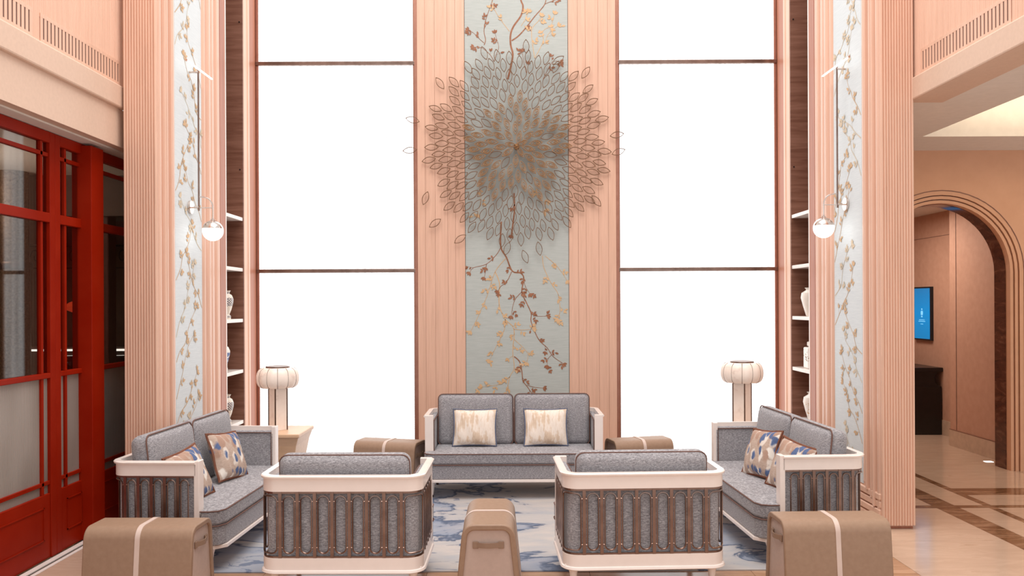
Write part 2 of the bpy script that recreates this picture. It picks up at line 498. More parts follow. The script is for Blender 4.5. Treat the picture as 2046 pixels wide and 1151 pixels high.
slabs('marble_band', 'marble_brown', 4.0, 7.2, 6.90, 6.99, 3, 1)
slabs('marble_slab', 'marble', 4.0, 7.2, 6.99, 7.36, 3, 1)
slabs('marble_band', 'marble_brown', 4.0, 7.2, 7.36, 7.63, 3, 1)
slabs('marble_slab', 'marble', 4.0, 7.2, 7.63, 8.9, 3, 1)
slabs('marble_slab', 'marble', 3.0, 7.2, 8.9, 13.2, 3, 4)
box(-3.12, -3.075, 1.2, 8.2, -.03, .001).build('door_track', 'marble_shelf', fl)
box(-3.072, -3.055, 1.2, 8.2, -.03, -.004).build('track_groove', 'dark_tip', fl)
box(-3.052, -3.021, 1.2, 8.2, -.03, .001).build('door_track', 'marble_shelf', fl)

# ---- back wall with pilaster
wb = struct(box(-3.3, 3.4, YB+.06, YB+.2, 0, TOP).build('wall_back', 'wood_deep'), 'tall back wall with peach wood pilaster between two windows')
box(XC-1.05, XC+1.05, YF+.06, YB+.06, 0, TOP).build('pilaster_core', 'wood_deep', wb)
edges = [.533, .63, .71, .84, .94, 1.02]
for a, b in zip(edges[:-1], edges[1:]):
    for sg in (-1, 1):
        x0, x1 = sorted((XC+sg*a, XC+sg*b))
        box(x0+.0007, x1-.0007, YF, YF+.065, 0, TOP).build('wood_plank', 'wood', wb, bevel=.0015)
box(XC-.53, XC+.53, YF+.012, YF+.065, 0, TOP).build('wallpaper_panel', 'blue', wb)
for sg in (-1, 1):
    xs = sorted((XC+sg*1.022, XC+sg*1.05))
    box(xs[0], xs[1], YF+.02, YB+.06, 0, TOP).build('pilaster_edge', 'copper_edge', wb)

# ---- flat branch prints (thin leaf and twig shapes lying on the panel)
def leaf_shape(mb, T, u, v, ang, L, W):
    pts = []
    for t, wv in ((0, 0), (.3, .8), (.55, 1), (.8, .6), (1, 0), (.8, -.6), (.55, -1), (.3, -.8)):
        a = t*L; b = wv*W/2
        pts.append((u+a*cos(ang)-b*sin(ang), v+a*sin(ang)+b*cos(ang)))
    global LEAFZ
    LEAFZ = LEAFZ+.00012 if LEAFZ < .0042 else .0012
    b = len(mb.v); mb.v += [T(x, y, LEAFZ) for x, y in pts]; mb.f.append(tuple(range(b, b+len(pts))))
LEAFZ = .0012
def ribbon(mb, T, pts, w0, w1):
    n = len(pts); L = []; R = []
    for i in range(n):
        a = Vector(pts[max(i-1, 0)]); b = Vector(pts[min(i+1, n-1)]); d = (b-a).normalized()
        wd = (w0+(w1-w0)*i/(n-1))/2
        L.append((pts[i][0]-d.y*wd, pts[i][1]+d.x*wd)); R.append((pts[i][0]+d.y*wd, pts[i][1]-d.x*wd))
    for i in range(n-1):
        b = len(mb.v); mb.v += [T(x, y, .001) for x, y in (R[i], R[i+1], L[i+1], L[i])]; mb.f.append((b, b+1, b+2, b+3))
def smooth_pts(pts, k=4):
    out = []
    for i in range(len(pts)-1):
        p0 = Vector(pts[max(i-1, 0)]); p1 = Vector(pts[i]); p2 = Vector(pts[i+1]); p3 = Vector(pts[min(i+2, len(pts)-1)])
        for j in range(k):
            t = j/k
            q = .5*((2*p1)+(p2-p0)*t+(2*p0-5*p1+4*p2-p3)*t*t+(3*p1-p0-3*p2+p3)*t**3)
            out.append((q.x, q.y))
    out.append(tuple(pts[-1])); return out
def branch(parent, T, pts, w0, w1, mat, leaves=1.0, size=.038, start=.25, name='painted_branch'):
    mb = MB(); sp = smooth_pts(pts); ribbon(mb, T, sp, w0, w1)
    n = len(sp); acc = 0; last = Vector(sp[0])
    total = sum((Vector(sp[i+1])-Vector(sp[i])).length for i in range(n-1)); run = 0; step = .10/max(leaves, .01)
    nxt = total*start; side = 1
    for i in range(n-1):
        a = Vector(sp[i]); b = Vector(sp[i+1]); d = b-a; run += d.length
        if leaves and run >= nxt:
            ang = atan2(d.y, d.x); nxt = run+step*random.uniform(.5, 1.4)
            side = -side
            # a short twig with a spray of three to five leaves
            ta = ang+side*random.uniform(.4, 1.0); tl = random.uniform(.03, .06)
            e = (b.x+cos(ta)*tl, b.y+sin(ta)*tl); m = (b.x+cos(ta)*tl*.45, b.y+sin(ta)*tl*.45)
            ribbon(mb, T, [(b.x, b.y), e], w1*.7, w1*.5)
            leaf_shape(mb, T, e[0], e[1], ta+random.uniform(-.3, .3), size*random.uniform(.85, 1.15), size*.46)
            for (q, sd) in ((m, 1), (m, -1), (e, 1), (e, -1)):
                if random.random() < .7: leaf_shape(mb, T, q[0], q[1], ta+sd*random.uniform(.75, 1.15), size*random.uniform(.65, .95), size*random.uniform(.36, .46))
    if leaves:
        e = sp[-1]; d = Vector(sp[-1])-Vector(sp[-2]); ang = atan2(d.y, d.x)
        for q in (-.8, -.2, .5): leaf_shape(mb, T, e[0], e[1], ang+q, size, size*.5)
    return mb.build(name, mat, parent)
panel = [o for o in wb.children if o.name.startswith('wallpaper_panel')][0]
yp = YF+.012
TP = lambda u, v, z: (XC+u, yp-.0005-z, v)
SB = KF/(YF+.01)
def lowp(l): return [((920+a*.2868-1033)/SB, EYE+(608-(460+b*.2868))/SB) for a, b in l]
def uppp(l): return [((920+a*.2085-1033)/SB, EYE+(608-b*.2085)/SB) for a, b in l]
brown = [([(285, -60), (280, 110), (320, 190), (360, 285), (420, 300), (440, 340), (425, 430), (455, 500), (490, 580), (490, 640), (540, 760), (600, 820), (640, 880), (710, 930)], .016, .005),
         ([(280, 120), (250, 170), (180, 235), (90, 260), (65, 290)], .007, .004), ([(355, 290), (320, 360), (280, 390), (262, 420)], .007, .004),
         ([(425, 430), (380, 480), (360, 540), (352, 595)], .007, .003), ([(490, 580), (530, 600), (600, 600)], .006, .003),
         ([(440, 360), (455, 400), (480, 440)], .005, .003), ([(180, 235), (175, 280), (165, 325)], .005, .003), ([(630, 870), (605, 900), (600, 940)], .005, .003),
         ([(370, 880), (410, 920), (425, 1000), (430, 1050), (460, 1090), (490, 1135)], .012, .006), ([(460, 1080), (510, 1095), (570, 1100)], .006, .003)]
for p, a, b in brown: branch(panel, TP, lowp(p), a, b, 'brown_print', .9, .044)
gold = [([(315, 195), (240, 290), (190, 440), (160, 510), (120, 600), (70, 700)], .007, .004), ([(240, 290), (270, 370), (268, 520), (310, 620), (370, 690), (360, 840), (370, 960), (340, 1020), (315, 1130)], .01, .006),
        ([(370, 690), (430, 695), (500, 690)], .006, .003), ([(310, 620), (300, 700), (240, 820), (200, 900)], .007, .003), ([(370, 760), (460, 850), (460, 920)], .006, .003),
        ([(570, 180), (580, 260), (630, 370), (680, 450), (690, 560), (680, 620)], .007, .004), ([(590, 180), (660, 240), (700, 290), (740, 350)], .006, .003), ([(340, 1020), (280, 1070), (150, 1090)], .005, .003)]
for p, a, b in gold: branch(panel, TP, lowp(p), a, b, 'gold_print', 1.1, .046)
upb = [([(460, 760), (490, 640), (510, 520), (490, 430), (490, 330), (520, 250), (590, 150), (610, 60), (590, 0), (560, -160), (600, -400), (500, -700)], .02, .014, 0),
       ([(500, 390), (570, 340), (650, 250), (720, 160), (820, 40), (830, -60)], .014, .007, .15), ([(820, 40), (880, 15), (940, -5)], .006, .003, .6),
       ([(235, 430), (250, 380), (235, 300), (250, 200), (290, 80), (330, -20), (400, -100)], .008, .004, .9), ([(235, 410), (190, 370), (130, 310), (90, 290)], .006, .003, .9),
       ([(330, 590), (360, 500), (375, 440), (340, 320)], .006, .003, .9), ([(330, 590), (290, 520), (210, 455), (140, 450)], .006, .003, .9), ([(640, 700), (620, 620), (600, 500)], .006, .003, .8),
       ([(800, 760), (860, 640), (900, 590), (960, 590)], .006, .003, .9), ([(515, 1850), (520, 2000), (505, 2130), (490, 2250)], .014, .016, .2)]
for p, a, b, lv in upb: branch(panel, TP, uppp(p), a, b, 'brown_print', lv, .044)
upg = [([(480, 300), (390, 180), (330, 70), (300, -60)], .006, .004), ([(720, 560), (690, 300), (760, 200), (780, 160)], .007, .004), ([(720, 560), (800, 400), (800, 300), (880, 240), (910, 140)], .006, .003),
       ([(590, 250), (640, 170), (660, 120)], .005, .003), ([(820, 420), (850, 330), (940, 250)], .005, .003), ([(130, 1700), (200, 1850), (170, 2050)], .005, .003), ([(700, 1700), (740, 1850), (820, 2000)], .005, .003)]
for p, a, b in upg: branch(panel, TP, uppp(p), a, b, 'gold_print', 1.1, .046)

# ---- windows
def window(n, sg):
    a, b = sorted((XC+sg*1.05, XC+sg*2.71))
    e = empty('window_%d' % n, ((a+b)/2, YB, 0)); struct(e, 'tall white backlit window %s of the centre pilaster' % ('left' if sg < 0 else 'right'))
    h = (b-a)/2
    lv = [0.02, 2.056, 4.215, TOP]
    for i in range(3):
        box(-h, h, .0, .012, lv[i]+.012, lv[i+1]-.012).build('blind', 'blind', e)
        if i: box(-h, h, -.035, .03, lv[i]-.019, lv[i]+.019).build('mullion', 'bronze', e, bevel=.003)
    for s2 in (-1, 1):
        x = s2*(h-.012); box(x-.012, x+.012, -.02, .03, 0, TOP).build('jamb', 'copper_edge', e)
    box(-h, h, -.05, .03, 0, .03).build('sill', 'wood', e)
window(1, -1); window(2, 1)

# ---- side walls: column front, mouldings, silk panel, niche
def reeds(mb, u0, u1, pitch, depth, z0, z1, T, seg=4):
    n = max(1, round((u1-u0)/pitch)); p = (u1-u0)/n; pts = []
    for i in range(n):
        for k in range(seg):
            t = k/seg; pts.append((u0+(i+t)*p, depth*sin(pi*t)**.5))
    pts.append((u1, 0)); b = len(mb.v)
    for u, d in pts: mb.v.append(T(u, d, z0)); mb.v.append(T(u, d, z1))
    for i in range(len(pts)-1): mb.f.append((b+2*i, b+2*i+2, b+2*i+3, b+2*i+1))
    return mb
def side_wall(sg):
    nm = 'left' if sg < 0 else 'right'
    X = lambda d: XC+sg*(XS+d)     # d grows outward from the hall
    def bx(d0, d1, y0, y1, z0, z1):
        a, b = sorted((X(d0), X(d1))); return box(a, b, y0, y1, z0, z1)
    # column core
    wl = struct(bx(.012, .235, YCOL+.02, 7.66, .02, TOP).build('wall_'+nm, 'wood'), 'peach reeded wood column and moulded wall on the %s' % nm)
    rm = MB(); reeds(rm, XS+.002, XS+.25, .0207, .013, .03, TOP, lambda u, d, z: (XC+sg*u, YCOL+.013-d, z))
    rm.box(*sorted((X(.002), X(.25))), YCOL+.011, YCOL+.03, .03, TOP)
    o = rm.build('reeded_column_face', 'wood_reed', wl, smooth=True)
    rm = MB(); reeds(rm, YCOL+.012, YCOL+.4, .0207, .010, .03, TOP, lambda u, d, z: (X(.24+d), u, z))
    rm.build('reeded_return', 'wood_reed', wl, smooth=True)
    bx(.02, .24, YCOL+.03, YCOL+.4, 0, .03).build('plinth', 'wood_deep', wl)
    # mouldings on each side of the silk panel
    def mould(y0, y1, d, z0=.16, mat='wood_satin'):
        mb = MB(); n = 6; pts = []
        for k in range(n+1):
            t = k/n; pts.append((y0+(y1-y0)*t, .014-d*sin(pi*t)**.22))
        b = len(mb.v)
        for y, q in pts: mb.v += [(X(q), y, z0), (X(q), y, TOP)]
        for k in range(n): mb.f.append((b+2*k, b+2*k+2, b+2*k+3, b+2*k+1))
        mb.build('moulding', mat, wl, smooth=True)
    a = YCOL+.03
    for i, (wd, d) in enumerate(((.075, .022), (.05, .036), (.07, .026), (.045, .038), (.075, .024))):
        mould(a, a+wd-.014, d, .10+.05*i); a += wd
    for i in range(4):
        bx(.012-.02-.004*(i % 2), .014, YCOL+.03, 7.6, .03+.06*i, .03+.06*i+.05).build('moulding', 'wood_reed', wl, bevel=.008)
    y0p, y1p = a+.01, 7.18
    a = 7.195
    for i, (wd, d) in enumerate(((.07, .024), (.10, .038), (.10, .030), (.08, .038), (.07, .024))):
        mould(a, a+wd-.018, d, .27); a += wd
    pn = bx(.006, .014, y0p, y1p, .27, TOP).build('silk_panel', 'side_blue', wl)
    TS = lambda u, v, z: (X(.0055-z), (y0p+y1p)/2+u, v)
    hw = (y1p-y0p)/2; rnd = random.Random(31+sg)
    z = .35
    while z < 5.0:
        s0 = rnd.choice((-1, 1)); u = s0*hw*.96; pts = [(u, z)]; v = z
        for k in range(5):
            u = max(-hw*.8, min(hw*.8, u-s0*rnd.uniform(.03, .12))); v += rnd.uniform(.04, .13); pts.append((u, v))
        random.seed(int(z*100)+sg)
        branch(pn, TS, pts, .008, .004, 'gold_print' if rnd.random() < .62 else 'gold_faint', 1.0, .05, .15)
        z += rnd.uniform(.17, .3)
    # display niche
    t = empty('display_niche', (X(0), 8.0, 0))
    tag(t, 'walnut lined shelf niche with white marble shelves beside the %s window' % nm, 'shelving')
    def nb(d0, d1, y0, y1, z0, z1):
        a, b = sorted((sg*d0, sg*d1)); return box(a, b, y0-8.0, y1-8.0, z0, z1)
    nb(.012, .42, 7.61, 7.75, 0, TOP).build('near_jamb', 'wood_dark', t)
    nb(-.004, .012, 7.61, 7.745, .0, TOP).build('jamb_facing', 'wood_deep', t)
    nb(-.008, .014, 7.745, 7.765, .0, TOP).build('edge_trim_glint', 'cream', t, bevel=.003)  # jamb edge; its cream colour paints in the window's reflection
    far = nb(.0, .42, 8.27, 8.29, 0, TOP).build('far_jamb', 'wood_dark', t)
    for z in (3.04, 4.5):
        for d in (.03, .2):
            box(sg*d-.006, sg*d+.006, 8.266-8.0, 8.272-8.0, z, z+.012).build('pin_hole', 'black', far)
    nb(.40, .42, 7.75, 8.27, 0, TOP).build('back_panel', 'wood_dark', t)
    for z in (.57, 1.07, 1.57, 2.07, 2.57):
        nb(.006, .40, 7.75, 8.27, z-.034, z).build('shelf', 'marble_shelf', t, bevel=.003)
    bx(-.004, .3, 8.29, 8.45, 0, TOP).build('trim_post', 'wood_reed', wl, bevel=.006)
    bx(.004, .3, 8.45, 8.69, 0, TOP).build('trim_return', 'wood_deep', wl)
    bx(-.012, .0, 8.40, 8.45, 0, TOP).build('trim_bead', 'wood_reed', wl, bevel=.004)
    return wl
WL = side_wall(-1); WR = side_wall(1)

# ---- upper gallery walls
def upper_wall(sg, xw, zb):
    nm = 'left' if sg < 0 else 'right'
    a, b = sorted((xw, xw+sg*.25))
    e = struct(box(a, b, 2.2, YCOL+.1, zb+.17, TOP).build('wall_upper_'+nm, 'wood'), 'reeded upper gallery wall with vent slots high on the %s' % nm)
    rm = MB(); reeds(rm, 2.2, YCOL+.1, .0213, .008, zb+.17, TOP, lambda u, d, z: (xw-sg*d, u, z), 3)
    rm.build('reeded_face', 'wood_reed', e, smooth=True)
    a, b = sorted((xw-sg*.03, xw+sg*.25)); box(a, b, 2.2, YCOL+.1, zb, zb+.17).build('ledge_band', 'fascia', e, bevel=.012)
    groups = [(5.085, 6.13)] if sg > 0 else [(5.26, 6.25), (3.95, 5.1)]
    for y0, y1 in groups:
        a, b = sorted((xw-sg*.009, xw+sg*.0)); vent = box(a, b, y0-.02, y1+.02, zb+.185, zb+.335).build('vent_panel', 'piping', e)
        n = round((y1-y0)/.0426)
        for i in range(n+2):
            y = y0+(i-.5)*(y1-y0)/n; a, b = sorted((xw-sg*.0115, xw-sg*.008))
            box(a, b, y-.0135, y+.0135, zb+.19, zb+.33).build('vent_slat', 'wood_reed', vent)
        for z in (zb+.17, zb+.328):
            a, b = sorted((xw-sg*.012, xw)); box(a, b, y0-.035, y1+.035, z, z+.024).build('vent_border', 'wood_reed', vent)
    return e
UL = upper_wall(-1, -2.95, 3.185); UR = upper_wall(1, 3.035, 3.215)
# fascia under the left ledge and its soffit
box(-3.3, -2.95, 2.2, 7.6, 2.9, 3.185).build('fascia', 'fascia', UL)
box(-3.6, -3.02, 2.2, 7.6, 2.888, 2.899).build('soffit_strip', 'ceiling', UL)

# ---- passage on the right: ceiling with cove, arch wall, corridor
cl = struct(box(3.03, 3.775, 2.2, 8.38, 3.22, 3.34).build('ceiling', 'ceiling'), 'white dropped ceiling with a lit rectangular cove over the passage')
box(3.775, 7.2, 7.67, 8.38, 3.22, 3.34).build('ceiling_border', 'ceiling', cl)
box(3.775, 7.2, 2.2, 8.38, 3.66, 3.7).build('cove_top', 'ceiling', cl)
box(3.73, 3.775, 2.2, 7.67, 3.34, 3.66).build('cove_side', 'ceiling', cl)
box(3.775, 7.2, 7.67, 7.72, 3.34, 3.66).build('cove_side', 'ceiling', cl)
box(3.775, 3.86, 2.2, 7.67, 3.34, 3.37).build('cove_lip', 'ceiling', cl)
ACX, ACZ, AR, YA = 4.313, 2.0, .695, 8.375
def arch_pts(r, n=28):
    return [(ACX+r*cos(pi*i/n), ACZ+r*sin(pi*i/n)) for i in range(n+1)]
def ring(r0, r1, y0, y1):
    mb = MB(); a = [(ACX+r0, 0)]+arch_pts(r0)+[(ACX-r0, 0)]; b = [(ACX+r1, 0)]+arch_pts(r1)+[(ACX-r1, 0)]
    k = len(a)
    for (x, z) in a: mb.v += [(x, y0, z), (x, y1, z)]
    for (x, z) in b: mb.v += [(x, y0, z), (x, y1, z)]
    o = 2*k
    for i in range(k-1):
        mb.f += [(2*i, 2*i+2, 2*i+3, 2*i+1), (o+2*i, o+2*i+1, o+2*i+3, o+2*i+2), (2*i, o+2*i, o+2*i+2, 2*i+2), (2*i+1, 2*i+3, o+2*i+3, o+2*i+1)]
    mb.f += [(0, 1, o+1, o), (2*k-2, o+2*k-2, o+2*k-1, 2*k-1)]
    return mb
wa = MB()
R3 = .815
out = [(ACX+R3, 0)]+arch_pts(R3)+[(ACX-R3, 0)]
top = 3.3; b0 = 0
def arch_wall(y0, y1):
    mb = MB()
    mb.box(ACX+R3, 7.2, y0, y1, 0, top); mb.box(2.95, ACX-R3, y0, y1, 0, top)
    ap = arch_pts(R3)
    for i in range(len(ap)-1):
        (x1, z1), (x0, z0) = ap[i], ap[i+1]
        b = len(mb.v)
        mb.v += [(x0, y0, z0), (x1, y0, z1), (x1, y0, top), (x0, y0, top), (x0, y1, z0), (x1, y1, z1), (x1, y1, top), (x0, y1, top)]
        mb.f += [(b, b+1, b+2, b+3), (b+4, b+7, b+6, b+5), (b, b+4, b+5, b+1), (b+3, b+2, b+6, b+7)]
    return mb
WA = struct(arch_wall(YA, YA+.28).build('wall_arch', 'plaster_tan'), 'tan wall with a stepped round arch leading to a corridor')
ring(.775, .815, YA-.0, YA+.1).build('arch_step', 'plaster_tan', WA)
ring(.765, .775, YA+.03, YA+.1).build('arch_groove', 'wood_dark', WA)
ring(.735, .765, YA+.012, YA+.1).build('arch_step', 'plaster_tan', WA)
ring(.725, .735, YA+.04, YA+.1).build('arch_groove', 'wood_dark', WA)
ring(.695, .725, YA+.024, YA+.1).build('arch_step', 'plaster_tan', WA)
ring(.815, .823, YA-.004, YA+.02).build('arch_groove', 'wood_dark', WA)
ring(.69, .815, YA+.1, YA+.295).build('arch_reveal', 'arch_reveal', WA, smooth=True)
# corridor walls
wc = struct(box(5.20, 5.30, YA+.28, 9.93, 0, 2.9).build('wall_corridor', 'panel_tan'), 'rosy tan panelled corridor wall beyond the arch')
box(5.185, 5.20, YA+.28, 9.93, 0, .19).build('baseboard', 'baseboard', wc)
box(5.186, 5.202, YA+.28, 9.93, .19, .197).build('baseboard_groove', 'wood_dark', wc)
box(5.30, 5.62, 9.83, 9.93, 0, 2.9).build('wall_return', 'panel_tan', wc)
box(5.515, 5.62, 9.93, 13.0, 0, 2.9).build('wall_panel', 'panel_tan', wc)
box(5.505, 5.52, 9.93, 13.0, 0, .19).build('baseboard', 'baseboard', wc)
for y in (10.30, 11.55): box(5.512, 5.517, y-.005, y+.005, .2, 2.86).build('panel_groove', 'piping', wc)
box(5.512, 5.517, 9.93, 13.0, 2.55, 2.556).build('panel_groove', 'piping', wc)
box(5.197, 5.202, 9.78, 9.79, .2, 2.86).build('panel_groove', 'piping', wc)
struct(box(2.95, 5.62, 13.0, 13.1, 0, 2.9).build('wall_corridor_end', 'panel_tan'), 'far end wall of the corridor')
struct(box(2.95, 3.05, YA+.28, 13.0, 0, 2.9).build('wall_corridor_near', 'panel_tan'), 'inner wall of the corridor behind the column')
struct(box(2.95, 5.62, YA+.28, 13.0, 2.86, 2.95).build('ceiling_corridor', 'ceiling'), 'white ceiling of the corridor beyond the arch')
o = box(5.02, 5.10, 8.86, 8.92, .0005, .004).build('floor_uplight', 'tube_glow'); tag(o, 'small square lit floor light at the foot of the arch', 'light')

# wall screen
t = empty('wall_screen', (5.505, 11.16, 1.55)); tag(t, 'blue portrait information screen on the corridor wall', 'screen')
box(-.03, .01, -.225, .225, -.355, .355).build('frame', 'screen_frame', t, bevel=.004)
scr = box(-.033, -.028, -.205, .205, -.335, .335).build('display', 'screen', t)
em = MB()
TSC = lambda x, y, z: (-.0335-z, x, y)
em.prism([(-.025, -.02), (.025, -.02), (.03, .02), (.02, .035), (-.02, .035), (-.03, .02)], 0, .001, TSC)
em.prism([(-.012, .045), (.012, .045), (.01, .07), (-.01, .07)], 0, .001, TSC)
em.prism([(-.018, -.05), (.018, -.05), (.018, -.03), (-.018, -.03)], 0, .001, TSC)
em.build('emblem', 'screen_text', t)
for wv, z in ((.075, -.085), (.09, -.105), (.035, -.14)):
    box(-.0345, -.0335, -wv, wv, z-.004, z+.004).build('text_line', 'screen_text', t)

# black console and ornament
t = empty('console_cabinet', (5.26, 11.15, 0)); tag(t, 'black lacquered console cabinet standing under the blue screen', 'cabinet')
box(-.22, .24, -.44, .44, 0, .62).build('body', 'black', t, bevel=.004)
mb = MB(); pr = [(-.22, .62), (.24, .62)]
for k in range(9):
    a = -pi/2+pi*k/8; pr.append((.24-.085*cos(a), .715+.095*sin(a)))
pr += [(-.22, .81)]
mb.prism(pr, -.43, .43, lambda x, y, z: (x, z, y)); mb.build('scroll_neck', 'black', t)
box(-.24, .25, -.46, .46, .81, .862).build('top', 'black', t, bevel=.006)
box(-.225, -.218, -.40, -.01, .06, .58).build('door', 'black', t); box(-.225, -.218, .01, .40, .06, .58).build('door', 'black', t)
t = empty('sphere_ornament', (5.12, 10.98, .862)); tag(t, 'black sphere ornament on a small foot atop the black console', 'ornament')
MB().lathe([(.05, 0), (.05, .012), (.02, .02), (.018, .04)], 16).build('foot', 'black', t, True)
MB().sphere((0, 0, .1), .075, 18, 12).build('sphere', 'black', t, True)

# ---- red shop front
XR = -3.15
def bay(n, y0, y1, label):
    e = empty('door_%d' % n, (XR, y0, 0)); struct(e, label); L = y1-y0
    def b(nm, ya, yb, za, zb, xa=-.03, xb=.02, mat='red', bev=.004): return box(xa, xb, ya, yb, za, zb).build(nm, mat, e, bevel=bev)
    st = .065
    b('stile', 0, st, 0, 2.885); b('stile', L-st, L, 0, 2.885)
    a, c = st, L-st
    b('rail', a, c, 2.81, 2.885); b('rail', a, c, 2.27, 2.335); b('rail', a, c, 1.215, 1.25); b('bottom_panel', a, c, .0, .435, -.03, .012)
    # inset moulding on the bottom panel
    for (ya, yb, za, zb) in ((a+.08, c-.08, .345, .353), (a+.08, c-.08, .13, .138), (a+.08, a+.088, .13, .353), (c-.088, c-.08, .13, .353)):
        b('panel_moulding', ya, yb, za, zb, .012, .018, bev=0)
    k = .07; wv = .026
    # lattice bars set in from the frame
    for yy in (a+k, c-k-wv):
        if L < .5 and yy > a+k: continue
        b('lattice_bar', yy, yy+wv, 2.335, 2.81, -.02, .01, bev=.002)
        b('lattice_bar', yy, yy+wv, 1.25, 2.27, -.02, .01, bev=.002)
        b('lattice_bar', yy, yy+wv, .435, 1.215, -.02, .01, bev=.002)
    b('lattice_bar', a, c, 2.715, 2.742, -.02, .01, bev=.002)
    b('lattice_bar', a, c, .495, .52, -.02, .01, bev=.002)
    for za, zb, m_, nm in ((2.335, 2.81, 'glass', 'glass_pane'), (1.25, 2.27, 'glass', 'glass_pane'), (.435, 1.215, 'frost', 'frosted_pane')):
        box(-.012, -.006, a, c, za, zb).build(nm, m_, e)
    return e
bay(1, 4.45, 5.735, 'wide red lacquered glazed door nearest the camera')
bay(2, 5.735, 6.22, 'narrow red lacquered glazed panel left of the red post')
bay(3, 6.26, 7.40, 'red lacquered glazed panel right of the red post')
bay(4, 3.1, 4.45, 'red lacquered glazed door beside the camera')
o = box(-3.2, -3.055, 6.08, 6.26, 0, 2.87).build('trim_1', 'red', bevel=.004); struct(o, 'thick red lacquered post between the glazed panels')

# shop interior behind the glass
ws = struct(box(-7.6, -3.2, 10.2, 10.3, 0, 3.0).build('wall_shop', 'shop_wall'), 'dim brown back wall inside the shop behind the red doors')
struct(box(-7.7, -7.6, 3.0, 10.3, 0, 3.0).build('wall_shop_side', 'shop_wall'), 'dark far side wall inside the shop')
struct(box(-7.7, -3.2, 2.6, 10.3, 2.95, 3.0).build('ceiling_shop', 'ceiling'), 'white ceiling inside the shop')
struct(box(-3.25, -3.2, 7.45, 10.2, 0, 3.0).build('wall_shop_right', 'shop_wall'), 'shop wall behind the left column')
struct(box(-7.7, -3.2, 2.5, 2.6, 0, 3.0).build('wall_shop_front', 'shop_wall'), 'shop wall towards the camera')
box(-7.6, -3.3, 10.05, 10.2, 2.45, 2.72).build('cornice', 'maroon', ws)
box(-7.6, -3.3, 7.95, 8.05, 2.56, 2.95).build('bulkhead', 'shop_wall', ws)
t = empty('shop_counter', (-5.2, 9.6, 0)); tag(t, 'pale display counter with a glowing edge line inside the shop', 'counter')
box(-2.0, 1.8, -.3, .3, 0, .86).build('body', 'counter', t); box(-2.03, 1.83, -.33, .33, .86, .9).build('worktop', 'marble_shelf', t)
t = empty('light_shelf', (-5.2, 10.08, 1.17)); tag(t, 'long wall shelf with a white light line behind the shop counter', 'shelf')
box(-2.2, 1.8, -.1, .12, .02, .05).build('board', 'shop_wall', t); box(-2.2, 1.8, -.112, -.1, -.004, .02).build('light_strip', 'led', t)
for i, (x, s) in enumerate(((-4.98, 1.0), (-4.70, .9), (-4.42, 1.0))):
    o = MB().lathe([(.06*s, 0), (.1*s, .05), (.125*s, .12), (.11*s, .18), (.06*s, .215), (.055*s, .23), (.07*s, .245)], 18).build('glazed_jar', 'jar_dark', None, True, loc=(x, 9.42, .9))
    tag(o, ('leftmost', 'middle', 'rightmost')[i]+' of the dark plum jars on the shop counter', 'jar', 'jars on the shop counter')
t = empty('pendant_lamp', (-4.62, 8.9, 0)); tag(t, 'red glass pendant lamp hanging inside the shop', 'lamp')
MB().tube([(0, 0, 1.76), (0, 0, 2.95)], .004, 5).build('cord', 'iron', t)
MB().lathe([(.02, 1.77), (.09, 1.74), (.14, 1.70), (.11, 1.66), (.04, 1.63)], 18).build('shade', 'pendant_red', t, True)
t = empty('mesh_column', (-4.62, 7.75, 0)); tag(t, 'round bronze perforated column just inside the red glass door', 'column')
MB().lathe([(.14, 0), (.14, 2.05)], 24).build('lower_shaft', 'shop_mesh', t, True)
MB().lathe([(.155, 2.05), (.16, 2.08), (.155, 2.11)], 24).build('collar', 'bronze', t, True)
MB().lathe([(.13, 2.11), (.13, 2.95)], 24).build('upper_shaft', 'shop_mesh', t, True)
o = box(-4.02, -3.86, 8.0, 8.16, 0, 2.95).build('maroon_column', 'maroon', bevel=.01); tag(o, 'square maroon column inside the shop by the peach pilaster', 'column')
t = empty('iron_scroll_frieze', (-5.2, 9.95, 2.15)); tag(t, 'black wrought iron scroll frieze hanging inside the shop', 'frieze')
mb = MB(); box(-2.0, 1.8, -.006, .006, .26, .275).build('top_bar', 'iron', t); box(-2.0, 1.8, -.006, .006, -.0, .012).build('bottom_bar', 'iron', t)
for i in range(26):
    x = -1.95+i*.148; pts = []
    sg = 1 if i % 2 else -1
    for k in range(15):
        a = k/14*2.2*pi; r = .062*(1-k/18); pts.append((x+sg*r*cos(a), 0, .14+r*1.6*sin(a)))
    MB().tube(pts, .006, 4).build('scroll', 'iron', t)
o = box(-4.98, -4.88, 10.18, 10.2, 1.3, 1.4).build('wall_switch', 'counter'); tag(o, 'small pale switch plate on the dark shop wall', 'switch')

# ------------------------------------------------------------------ rug
rg = box(-2.5, 2.28, 5.307, 8.25, .0, .008).build('rug', 'rug'); tag(rg, 'large grey rug with blue ink wash pattern under the sofas', 'rug')

